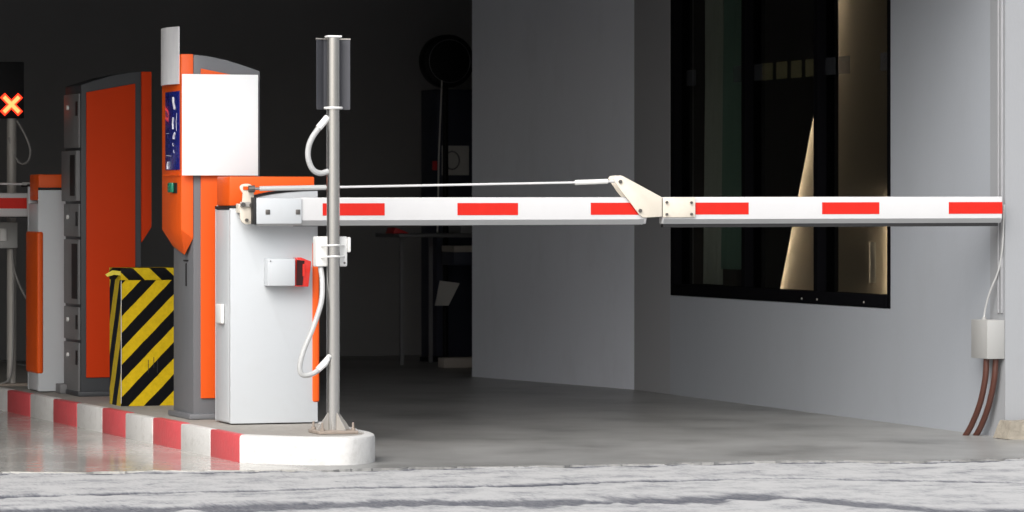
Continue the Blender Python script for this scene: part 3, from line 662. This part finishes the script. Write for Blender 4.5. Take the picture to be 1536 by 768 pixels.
co_ = cl.build('concrete_lump', 'concrete', None, (3.985, -.30, 0)); tag(co_, 'broken beige concrete lump at the foot of the right wall', 'concrete lump')

# ------------------------------------------------------------------ dim things at the back of the lane
to = (3.95, 9.3, 0); T = empty('counter_table', to)
tag(T, 'tall dark counter table at the back of the garage', 'table')
MB().box(3.50, 4.9, 9.05, 9.65, .955, .985).build('tabletop', 'tabletop', T, to, .004)
for x, y in ((3.60, 9.30), (3.93, 9.62), (4.85, 9.10), (4.85, 9.62)): MB().box(x - .014, x + .014, y - .014, y + .014, 0, .955).build('leg', 'dark_metal', T, to)
MB().box(3.98, 4.6, 9.20, 9.5, .845, .89).build('shelf_board', 'tan', T, to)
MB().box(3.98, 4.6, 9.20, 9.5, .745, .843).build('drawer', 'navy', T, to, .004)
rw = MB().prism([(3.47, .986), (3.60, .986), (3.57, 1.0), (3.49, 1.03)], 9.1, 9.3).build('red_tray', 'dark_red', None, (3.53, 9.2, .986), .004)
tag(rw, 'small dark red wedge on the left end of the counter table', 'tray')
MB_ = MB().box(4.0, 4.3, 9.1, 9.4, .986, 1.06); gb = MB_.build('grey_device', 'dark_metal', None, (4.15, 9.25, .986), .005); tag(gb, 'small dark grey box lying on the counter table', 'device')
fo = (4.14, 9.9, 0); Fn = empty('pedestal_fan', fo); tag(Fn, 'black round fan head half hidden behind the grey wall', 'fan')
pts = [(4.14 + .205 * math.cos(i * math.pi / 16), 2.30 + .205 * math.sin(i * math.pi / 16)) for i in range(32)]
fh = MB().prism(pts, 9.80, 9.95).build('cage', 'black_plastic', Fn, fo, .02)
for r in (.165,):
    MB().tube([(4.14 + r * math.cos(i * math.pi / 12), 9.795, 2.30 + r * math.sin(i * math.pi / 12)) for i in range(25)], .003, 5).build('cage_ring', 'dark_metal', fh, fo)
MB().tube([(4.14, 9.9, 0.02), (4.14, 9.9, 2.12)], .022, 10).build('stem', 'black_plastic', Fn, fo)
MB().tube([(4.14, 9.9, 0), (4.14, 9.9, .03)], .20, 20).build('base', 'black_plastic', Fn, fo)
ro = (3.93, 9.45, .985); Rd = empty('thin_rod', ro); tag(Rd, 'thin pale rod with a red tag standing on the counter', 'rod')
MB().tube([(3.93, 9.45, .99), (3.94, 9.45, 1.55), (3.965, 9.45, 2.14)], .006, 6).build('rod', 'paper', Rd, ro)
MB().box(3.888, 3.926, 9.44, 9.455, 1.46, 1.53).build('tag', 'dark_red', Rd, ro, .004)
co2 = (4.4, 10.5, 0); Cb = empty('navy_cabinet', co2); tag(Cb, 'dark navy cabinet with a grey notice behind the counter', 'cabinet')
MB().box(4.20, 4.9, 10.3, 10.7, 0, 2.1).build('carcass', 'navy', Cb, co2, .005)
MB().box(4.24, 4.46, 10.29, 10.299, 1.43, 1.66).build('notice', 'paper', Cb, co2)
MB().tube([(4.32 + .06 * math.cos(i * math.pi / 8), 10.287, 1.545 + .07 * math.sin(i * math.pi / 8)) for i in range(17)], .006, 5).build('printed_ring', 'dark_metal', Cb, co2)
pc = MB().prism([(3.99, .43), (4.10, .43), (4.19, .60), (4.03, .62)], 9.70, 9.705).build('paper_sheet', 'paper', None, (4.05, 9.70, .43)); tag(pc, 'slanting grey sheet hanging below the counter', 'sheet')
ks = MB().box(3.72, 4.6, 8.65, 8.80, 0, .075).build('concrete_kerb', 'tan', None, (4.1, 8.72, 0), .01); tag(ks, 'low tan concrete kerb stone under the counter table', 'kerb stone')
